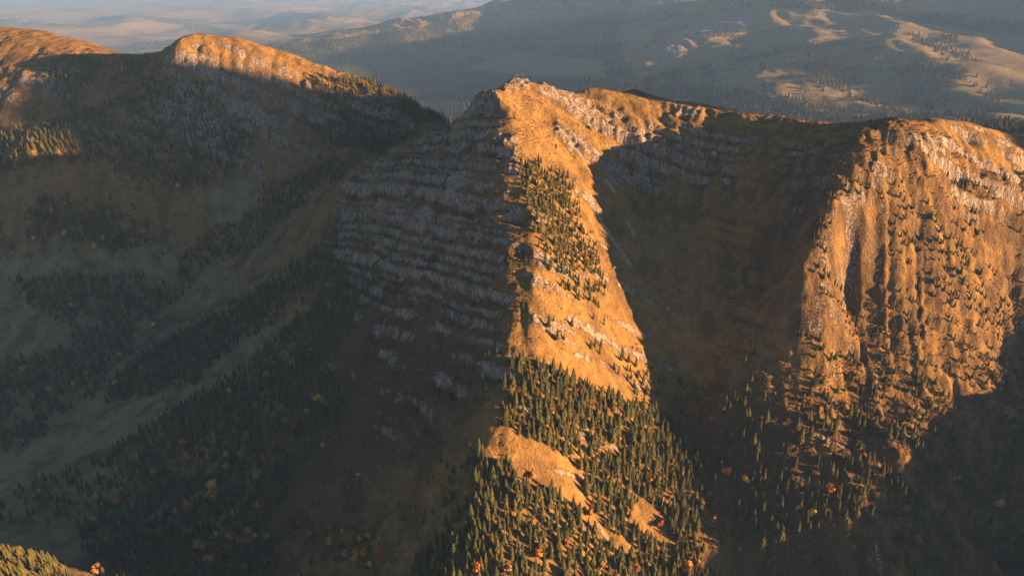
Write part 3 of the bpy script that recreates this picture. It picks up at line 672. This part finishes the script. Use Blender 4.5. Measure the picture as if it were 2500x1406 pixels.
# far woods beyond the ridge
FARW = [
 ([(600,128),(690,112),(900,88),(1050,66),(1180,30),(1300,-30),(1560,-30),(1500,100),(1560,200),(1480,190),(1470,150),(1250,130),(1130,170),(1250,188),(1480,195),(1700,235),(1850,250),(1900,300),(1000,310),(900,200)], (1950,10000), 24, -.5),
 ([(1560,200),(1700,150),(1800,220),(1900,230),(1800,300),(1560,280)], (2400,7300), 24, -.1),
 ([(1820,240),(1930,170),(2060,130),(2200,105),(2330,85),(2420,200),(2460,290),(2550,330),(2100,330),(1850,290)], (2400,6800), 23, .0),
 ([(1880,-10),(2160,0),(2290,35),(2420,50),(2560,70),(2560,95),(2400,80),(2280,62),(2150,30),(1880,20)], (3800,8400), 20, -.3),
 ([(1560,-10),(2000,20),(2300,60),(2200,120),(1900,200),(1700,160),(1500,120)], (3800,8400), 34, .16),
]
FPT = []
for poly, (y0, y1), sp, gap in FARW:
    xs = [(u-1250)/F*yy*1.0 for u, v in poly for yy in (y0, y1)]
    gx, gy2 = np.meshgrid(np.arange(min(xs), max(xs), sp), np.arange(y0, y1, sp))
    gx = gx.ravel()+RNG.uniform(-.48, .48, gx.size)*sp; gy2 = gy2.ravel()+RNG.uniform(-.48, .48, gx.size)*sp
    z = height(gx, gy2); u, v = project(gx, gy2, z)
    m = poly_mask(poly, u, v) & (fbm(gx, gy2, 320, 4, 111)+.4*fbm(gx, gy2, 70, 2, 113) > gap)
    gx, gy2, z = gx[m], gy2[m], z[m]
    k = visible(gx, gy2, z, 14)
    for x_, y_, z_ in zip(gx[k], gy2[k], z[k]):
        h = RNG.uniform(18, 34); FPT.append((x_, y_, z_-.5, (h*1.25, h*1.25, h)))
# woods on the plain
gx, gy2 = np.meshgrid(np.arange(-11000, 5000, 62), np.arange(9800, 19000, 62))
gx = gx.ravel()+RNG.uniform(-30, 30, gx.size); gy2 = gy2.ravel()+RNG.uniform(-30, 30, gx.size)
m = fbm(gx, gy2, 2100, 4, 121) > .1
gx, gy2 = gx[m], gy2[m]; z = height(gx, gy2); u, v = project(gx, gy2, z); m = (u > -200) & (u < 2700) & visible(gx, gy2, z, 14)
for x_, y_, z_ in zip(gx[m], gy2[m], z[m]): h = RNG.uniform(18, 28); FPT.append((x_, y_, z_-.5, (h*3.4, h*3.4, h)))
print('FAR', len(FPT))
scatter('far_forest', 'distant hazy forest covering the hills behind', FPT, list(crown_objs.values())[:3])

# ------------------------------------------------------------------ autumn trees, one by one where the photo shows them
AUT = [  # photo pixel of the tree's foot, height in metres, colour, where
 (160,580,12,'golden yellow','left valley'),(232,612,12,'golden yellow','left valley'),(355,575,11,'orange','left valley'),(130,525,11,'orange','left valley'),(190,530,12,'rust red','left valley'),(437,462,11,'golden yellow','left valley'),
 (310,540,9,'orange','left valley'),(30,625,10,'orange','left valley'),(85,590,9,'golden yellow','left valley'),(70,645,10,'orange','left valley'),(480,628,9,'orange','left valley'),(525,640,9,'rust red','left valley'),
 (40,803,12,'golden yellow','left valley'),(65,725,11,'orange','left valley'),(155,780,12,'rust red','left valley'),(95,780,10,'rust red','left valley'),(355,815,11,'orange','left valley'),(375,800,10,'golden yellow','left valley'),(410,780,10,'rust red','left valley'),
 (250,745,9,'orange','left valley'),(285,790,9,'rust red','left valley'),(300,755,8,'orange','left valley'),(62,910,12,'orange','left valley'),(210,920,11,'orange','left valley'),(283,945,12,'golden yellow','left valley'),(183,945,10,'golden yellow','left valley'),
 (208,966,9,'orange','left valley'),(75,985,9,'rust red','left valley'),(40,940,9,'brown','left valley'),(470,820,9,'rust red','left valley'),(330,825,9,'orange','left valley'),
 (778,985,14,'golden yellow','left slope'),(700,1040,12,'yellow green','left slope'),(450,1090,12,'orange','left slope'),(460,1128,14,'orange','left slope'),(395,1050,10,'orange','left slope'),(360,1060,11,'rust red','left slope'),(495,1085,11,'rust red','left slope'),
 (595,1120,14,'brown','left slope'),(655,1140,12,'rust red','left slope'),(632,1170,15,'yellow green','left slope'),(520,1205,17,'golden yellow','left slope'),(555,1150,11,'yellow green','left slope'),(466,1252,15,'orange','left slope'),(300,1220,12,'rust red','left slope'),
 (235,1225,13,'orange','left slope'),(290,1232,12,'orange','left slope'),(97,1215,13,'golden yellow','left slope'),(125,1190,11,'brown','left slope'),(578,1265,13,'yellow green','left slope'),(490,1350,18,'yellow green','left slope'),(370,1310,13,'rust red','left slope'),
 (465,1310,12,'orange','left slope'),(525,1315,10,'golden yellow','left slope'),(560,1320,10,'orange','left slope'),(625,1320,10,'golden yellow','left slope'),(510,1380,14,'orange','left slope'),(550,1360,11,'rust red','left slope'),(600,1400,13,'brown','left slope'),
 (435,1400,14,'rust red','left slope'),(860,1320,13,'brown','left slope'),(925,1365,14,'rust red','left slope'),(870,1360,10,'orange','left slope'),(340,1160,9,'brown','left slope'),(175,1175,11,'brown','left slope'),(195,1135,10,'rust red','left slope'),
 (720,1050,9,'rust red','left slope'),(540,960,9,'brown','left slope'),(590,950,10,'rust red','left slope'),(415,1140,10,'brown','left slope'),(300,1350,10,'brown','left slope'),(790,1095,8,'orange','left slope'),(240,1400,12,'brown','left slope'),(680,960,8,'brown','left slope'),
 (1415,1090,9,'brown','lower spur'),(1585,1180,11,'orange','lower spur'),(1610,1290,9,'rust red','lower spur'),(1675,1395,13,'orange','lower spur'),(1440,1265,11,'brown','lower spur'),(1165,1400,12,'orange','lower spur'),(1315,1360,10,'orange','lower spur'),
 (1465,1395,11,'brown','lower spur'),(1530,1255,9,'brown','lower spur'),(1640,1150,10,'orange','lower spur'),(1550,1400,10,'rust red','lower spur'),(1380,1330,9,'rust red','lower spur'),(1300,1170,8,'orange','lower spur'),(1410,960,7,'rust red','lower spur'),
 (1480,1010,8,'brown','lower spur'),(1560,1010,8,'brown','lower spur'),(1240,1400,11,'brown','lower spur'),(1710,1240,11,'orange','lower spur'),
 (1770,1165,12,'orange','dark hollow'),(1820,1180,10,'golden yellow','dark hollow'),(1980,1265,12,'golden yellow','dark hollow'),(2025,1205,13,'orange','dark hollow'),(1765,1010,9,'rust red','dark hollow'),(1740,1275,9,'orange','dark hollow'),(1730,1215,9,'brown','dark hollow'),
 (2000,1010,9,'orange','dark hollow'),(1950,1190,9,'brown','dark hollow'),(1700,1385,10,'brown','dark hollow'),(2160,1040,9,'rust red','right slope'),(2240,1330,12,'brown','right slope'),(2435,1240,11,'golden yellow','right slope'),(2210,1250,9,'brown','right slope'),(2330,1180,10,'brown','right slope'),(2420,1390,11,'brown','right slope'),
 (1395,525,6,'rust red','upper spur'),(1445,635,7,'rust red','upper spur'),(1340,560,6,'rust red','upper spur'),(1345,1010,8,'rust red','lower spur'),
]
_r = random.Random(21)
for zone_, poly_ in (('left slope', [(720,800),(840,760),(780,1000),(700,1150),(660,1260),(700,1400),(280,1400),(190,1290),(330,1185),(420,1010),(600,900)]), ('left valley', [(20,690),(460,715),(330,860),(250,960),(20,1080)]), ('left valley', [(100,480),(330,500),(380,590),(100,620)]), ('left slope', [(640,1250),(950,1330),(900,1400),(640,1400)])):
    us = [p_[0] for p_ in poly_]; vs = [p_[1] for p_ in poly_]; k_ = 0
    while k_ < (46 if zone_ == 'left slope' and poly_[0][0] == 720 else 16):
        u_, v_ = _r.uniform(min(us), max(us)), _r.uniform(min(vs), max(vs))
        if poly_mask(poly_, np.array([u_]), np.array([v_]))[0]:
            AUT.append((u_, v_, _r.uniform(7, 12), _r.choice(['orange', 'orange', 'golden yellow', 'rust red', 'rust red', 'brown', 'yellow green']), zone_)); k_ += 1
WHERE = {'left valley': 'in the hazy left valley', 'left slope': 'on the shaded lower left slope', 'lower spur': 'on the sunlit lower spur', 'dark hollow': 'in the dark hollow', 'right slope': 'on the shaded right slope', 'upper spur': 'in the upper spur wood'}
LEAF_ME = {}
for k, V_F in enumerate(LEAFC): LEAF_ME[k] = tri_mesh('autumn_crown', *V_F, M_AUT['orange'])
for k, (u, v, h, colr, wh) in enumerate(AUT):
    p = ray_hit(u, v)
    if p is None: continue
    e = empty('autumn_tree', (p.x, p.y, p.z-0.3), ('large ' if h >= 14 else '')+colr+' autumn tree '+WHERE[wh], 'autumn tree', colr+' autumn trees, '+wh, (h*random.uniform(1.0,1.3), h*random.uniform(1.0,1.3), h*1.1), random.uniform(0, 6.28))
    part('trunk', LIMBS[k % 3], e); part('crown', LEAF_ME[k % 4], e, M_AUT[colr])

# bleached dead spruces
def snag_mesh(seed):
    r = random.Random(seed); V = []; Q = []
    def tube(a, b_, r0, r1):
        c = len(V); d = (b_-a).normalized(); u = d.orthogonal().normalized(); w_ = d.cross(u)
        for p, rad in ((a, r0), (b_, r1)):
            for i in range(4): V.append(tuple(p+u*rad*math.cos(i*1.5708)+w_*rad*math.sin(i*1.5708)))
        for i in range(4): Q.append((c+i, c+(i+1) % 4, c+4+(i+1) % 4, c+4+i))
    for k in range(16):
        a = r.uniform(0, 6.28); z_ = r.uniform(.25, .92); l_ = (1-z_)*.16+.02
        tube(Vector((0,0,z_)), Vector((l_*math.cos(a), l_*math.sin(a), z_-r.uniform(-.02,.05))), .006, .002)
    return mesh_from_arrays('dead_branches', np.array(V), np.array(Q), False)
SNB = [snag_mesh(k) for k in range(2)]
for m_ in SNB: m_.materials.append(M_DEAD)
SNT = trunk_mesh('dead_trunk', 1.0, .022, .006, M_DEAD, bend=.03, seed=3)
for k, (u, v, h, lb) in enumerate([(73,352,16,'tall bleached dead spruce beside the golden lit wood at left'),(115,912,14,'bare pale trunk in the left valley wood, leftmost of three'),(123,915,15,'bare pale trunk in the left valley wood, middle of three'),
        (131,918,13,'bare pale trunk in the left valley wood, rightmost of three'),(604,893,13,'bare white dead tree at the upper edge of the left slope wood'),(650,878,10,'small bare dead tree on the grass above the left slope wood'),
        (325,1240,15,'pale dead spruce in the lower left autumn wood'),(612,1165,11,'pair-like pale dead trunk beside a yellow green tree'),(660,1315,10,'bare grey tree below the left slope wood'),(1615,1245,15,'grey dead spruce between green ones beside the triangle meadow')]):
    p = ray_hit(u, v)
    e = empty('dead_tree', (p.x, p.y, p.z-.3), lb, 'dead tree', 'bleached dead trees', float(h), k*1.3, (random.uniform(-.06,.06), random.uniform(-.06,.06)))
    part('trunk', SNT, e); part('branches', SNB[k % 2], e)

# ------------------------------------------------------------------ scrub: low autumn bushes covering the steep ground
def bush(seed):
    r = random.Random(seed); V = []; Fc = []
    for _ in range(26):
        d = Vector((r.gauss(0,1), r.gauss(0,1), abs(r.gauss(0,.8)))).normalized()
        p = Vector((d.x*.5, d.y*.5, d.z*.55+.05))*r.uniform(.7,1.1)
        q = Vector((r.gauss(0,1), r.gauss(0,1), r.gauss(0,1))).normalized()
        a = d.cross(q).normalized(); b_ = (d+.5*q).cross(a).normalized(); s_ = r.uniform(.14,.24); c = len(V)
        for ux, uy in ((-1,-.8),(1,-1),(.1,1.1)): V.append(tuple(p+a*ux*s_+b_*uy*s_))
        Fc.append((c,c+1,c+2))
    return V, Fc
def scrub_pts(x0, x1, y0, y1, sp, thr, hs, maskf=None, seed=131):
    gx, gy2 = np.meshgrid(np.arange(x0, x1, sp), np.arange(y0, y1, sp))
    gx = gx.ravel()+RNG.uniform(-.5, .5, gx.size)*sp; gy2 = gy2.ravel()+RNG.uniform(-.5, .5, gx.size)*sp
    m = fbm(gx, gy2, 26, 3, seed) > thr
    if maskf is not None: m &= maskf(gx, gy2)
    gx, gy2 = gx[m], gy2[m]; z = height(gx, gy2); u, v = project(gx, gy2, z)
    k = (u > -150) & (u < 2650) & (v < 1550) & (bil(GX, GY, slope, gx, gy2) < 1.9)
    k[k] &= visible(gx[k], gy2[k], z[k], 3)
    out = []
    for a, b_, c in zip(gx[k], gy2[k], z[k]):
        h = RNG.uniform(*hs); out.append((a, b_, c-.1, (h*RNG.uniform(1.1,1.9), h*RNG.uniform(1.1,1.9), h)))
    return out
mk = lambda A: (lambda x, y: bil(GX, GY, A, x, y) > 0.4)
SCR = scrub_pts(280, 800, 430, 1080, 4.2, -.05, (.9,2.8), mk(face_r+nosew))
SCR += scrub_pts(150, 700, 430, 800, 6.0, .05, (1.0,2.8), None, 137)
SCR += scrub_pts(-420, 60, 430, 1080, 5.5, .06, (.8,2.4), lambda x, y: bil(GX, GY, meadow, x, y) < .3, 141)
SCR += scrub_pts(-60, 230, 430, 1080, 5.5, .08, (.4,1.1), None, 145)
BSH = []
for k in range(4):
    p = P(2080+70*k, 560+40*k, 900); px = (430+38*k, 820-9*k)
    e = bpy.data.objects.new('low_bush', tri_mesh('low_bush', *bush(60+k), M_SCRUB)); C.objects.link(e); hh = 2.2
    e.location = (px[0], px[1], float(height(*px))-.1); e.scale = (hh*1.5, hh*1.5, hh)
    e['label'] = 'rounded brown bush on the upper sunlit right slope'; e['category'] = 'bush'; e['group'] = 'bushes on the upper right slope'; BSH.append(e)
print('SCRUB', len(SCR))
scatter('scrub', 'low brown and dull green scrub on the steep slopes', SCR, BSH)

# ------------------------------------------------------------------ boulders, summit cross, farm, paths
M_STONE, t, b = new_mat('pale_stone', .95)
oi = nd(t, 'ShaderNodeNewGeometry'); n_ = noise(t, oi.outputs['Position'], 1.2, 4)
t.links.new(mixc(t, ramp(t, n_, .3, .7), (0.25,0.21,0.18), (0.46,0.40,0.34)), b.inputs['Base Color'])
def rock_mesh(seed):
    import bmesh
    bm = bmesh.new(); bmesh.ops.create_icosphere(bm, subdivisions=2, radius=1.0); r = random.Random(seed)
    pl = [(Vector((r.gauss(0,1), r.gauss(0,1), r.gauss(0,1))).normalized(), r.uniform(.55,.85)) for _ in range(9)]
    for v in bm.verts:
        for nrm, d in pl:
            k = v.co.dot(nrm)
            if k > d: v.co -= nrm*(k-d)
        v.co.z *= .75; v.co *= 1+r.uniform(-.04,.04)
    me = bpy.data.meshes.new('boulder'); bm.to_mesh(me); bm.free(); me.materials.append(M_STONE); return me
RKM = [rock_mesh(k) for k in range(5)]
BLD = [(1742,384,5,'big rounded boulder under the back wall of the dark hollow'),(1660,700,2.2,''),(1640,770,2.0,''),(1612,790,1.8,''),(1625,850,2.2,''),(1600,800,1.6,''),(1650,735,1.7,''),(1600,690,1.4,''),(1580,640,1.4,''),(1615,880,1.9,''),(1690,670,1.5,''),(1560,600,1.4,''),(1590,560,1.3,''),
       (1500,655,3.2,'pale boulder at the shadow edge beside the spur wood'),(1720,620,1.3,''),(1635,905,1.7,''),(1605,755,1.5,''),(1645,820,1.6,''),(1670,655,1.2,''),(1590,780,2.4,''),
       (875,1160,2.6,'pale boulder on the dark slope at lower centre left'),(805,1000,2.0,'pale stone near the single yellow tree'),(140,1290,1.5,'small pale stone on the lower left meadow'),(33,1178,2.2,'flat stone on the green valley meadow')]
for k, (u, v, r_, lb) in enumerate(BLD):
    p = ray_hit(u, v)
    e = bpy.data.objects.new('boulder', RKM[k % 5]); C.objects.link(e); e.location = (p.x, p.y, p.z+r_*.2); e.scale = (r_, r_*.85, r_); e.rotation_euler = (0, 0, k*1.7)
    e['label'] = lb or 'small pale boulder in the gully of the dark hollow'; e['category'] = 'boulder'; e['group'] = 'boulders'

def box(name, sx_, sy_, sz_, loc, mat, parent=None, rz=0.0):
    V = np.array([(x*sx_/2, y*sy_/2, z*sz_) for x in (-1, 1) for y in (-1, 1) for z in (0, 1)], float)
    me = mesh_from_arrays(name, V, np.array([(0,1,3,2),(4,6,7,5),(0,4,5,1),(2,3,7,6),(0,2,6,4),(1,5,7,3)]), False); me.materials.append(mat)
    o = bpy.data.objects.new(name, me); C.objects.link(o); o.location = loc; o.rotation_euler[2] = rz
    if parent is not None: o.parent = parent
    return o
def flat_mat(name, c, rough=.8):
    m, t, b = new_mat(name, rough); g = nd(t, 'ShaderNodeNewGeometry'); n_ = noise(t, g.outputs['Position'], 2.0, 3)
    t.links.new(mixc(t, ramp(t, n_, .3, .7), c, tuple(x*.75 for x in c)), b.inputs['Base Color']); return m
M_WOOD = flat_mat('cross_wood', (0.42,0.29,0.18)); M_WALL = flat_mat('farm_wall', (0.55,0.50,0.45)); M_ROOF = flat_mat('pale_roof', (0.72,0.70,0.68)); M_DARK = flat_mat('dark_opening', (0.05,0.045,0.04)); M_PATH = flat_mat('path_gravel', (0.20,0.17,0.135))
SX, SY = P(1262, 192, 1100)[:2]
yy = np.arange(1075, 1125, 1.0); SXs = np.full(len(yy), SX); hz = height(SXs, yy); SY = float(yy[np.argmax(hz+(yy-1100)*-.13)]); sz_ = float(height(SX, SY))
e = empty('summit_cross', (SX, SY, sz_-.2), 'slender wooden cross on the highest rocky summit', 'cross')
box('post', .75, .75, 8.0, (0,0,0), M_WOOD, e); box('crossbeam', 3.4, .6, .6, (0,0,5.7), M_WOOD, e); box('stone_base', 1.6, 1.6, .7, (0,0,-.3), M_STONE, e)

def farmhouse(u, v, L, W, H, rz, lb):
    p = ray_hit(u, v)
    e = empty('farmhouse', (p.x, p.y, p.z-.6), lb, 'farmhouse', 'farm buildings in the far valley', 1.0, rz)
    box('wall', L, W, H, (0,0,0), M_WALL, e)
    V = np.array([(-L*.55,-W*.62,H*.92),(L*.55,-W*.62,H*.92),(L*.55,W*.62,H*.92),(-L*.55,W*.62,H*.92),(-L*.55,0,H+W*.34),(L*.55,0,H+W*.34)])
    Fq = [(0,1,5,4),(2,3,4,5)]; me = bpy.data.meshes.new('roof'); me.from_pydata([tuple(q) for q in V], [], Fq+[(0,4,3),(1,2,5)]); me.materials.append(M_ROOF); part('roof', me, e)
    for k in range(3): box('window', 1.2, .12, 1.3, (-L*.3+k*L*.3, -W/2-.04, H*.45), M_DARK, e)
    box('door', 1.4, .14, 2.2, (L*.12, -W/2-.05, .6), M_DARK, e)
farmhouse(1276,164,30,14,6,.15,'long pale roofed farmhouse, left of three in the far valley clearing')
farmhouse(1288,163,16,11,5,-.5,'small pale roofed farm building, middle of three in the far clearing')
farmhouse(1297,163,13,9,4.5,.6,'smallest farm building, right of three in the far valley clearing')

def path(name, px, wdt, lb):
    W = [ray_hit(u, v) for u, v in px]; C3 = []
    for a, b_ in zip(W[:-1], W[1:]):
        n_ = max(2, int((b_-a).length/2.5))
        C3 += [a+(b_-a)*(k/n_) for k in range(n_)]
    C3.append(W[-1]); V = []; Q = []
    for k, c in enumerate(C3):
        d = (C3[min(k+1, len(C3)-1)]-C3[max(k-1, 0)]); nrm = Vector((-d.y, d.x, 0)).normalized()
        ww = wdt*(0.8+.4*random.random())
        for s_ in (-1, 1):
            q = c+nrm*s_*ww/2; V.append((q.x, q.y, float(height(q.x, q.y))+.22))
    for k in range(len(C3)-1): Q.append((2*k, 2*k+1, 2*k+3, 2*k+2))
    me = mesh_from_arrays(name, np.array(V), np.array(Q), True); me.materials.append(M_PATH)
    o = bpy.data.objects.new(name, me); C.objects.link(o); o['kind'] = 'structure'; o['label'] = lb
path('path', [(455,738),(460,750),(459,764),(448,777),(432,786),(420,800),(398,815),(375,832),(345,850)], 1.6, 'pale footpath winding down the grass slope in the left valley')
path('path', [(-20,1150),(60,1092),(110,1056),(152,1018),(185,988),(215,972)], 1.2, 'faint track across the green valley meadow')

# look-alikes are told apart by their order in the photo
ORD = ['leftmost', 'second from left', 'third from left', 'fourth from left', 'fifth from left', 'sixth from left', 'seventh from left', 'eighth from left', 'ninth from left', 'tenth from left', 'eleventh from left', 'twelfth from left', 'thirteenth from left', 'fourteenth from left', 'fifteenth from left']
same = {}
for o in C.objects:
    if o.parent is None and 'category' in o: same.setdefault(o['label'], []).append(o)
for lb, os_ in same.items():
    if 1 < len(os_) <= 30:
        q = [(float(project(np.float64(o.location.x), np.float64(o.location.y), np.float64(o.location.z))[0]), o) for o in os_]
        q.sort(key=lambda a: a[0])
        for k, (_, o) in enumerate(q):
            if len(q) == 2: o['label'] = lb+', '+('left' if k == 0 else 'right')+' of two'
            elif k < (len(q)+1)//2: o['label'] = lb+', '+ORD[k]
            else: o['label'] = lb+', '+ORD[len(q)-1-k].replace('left', 'right')
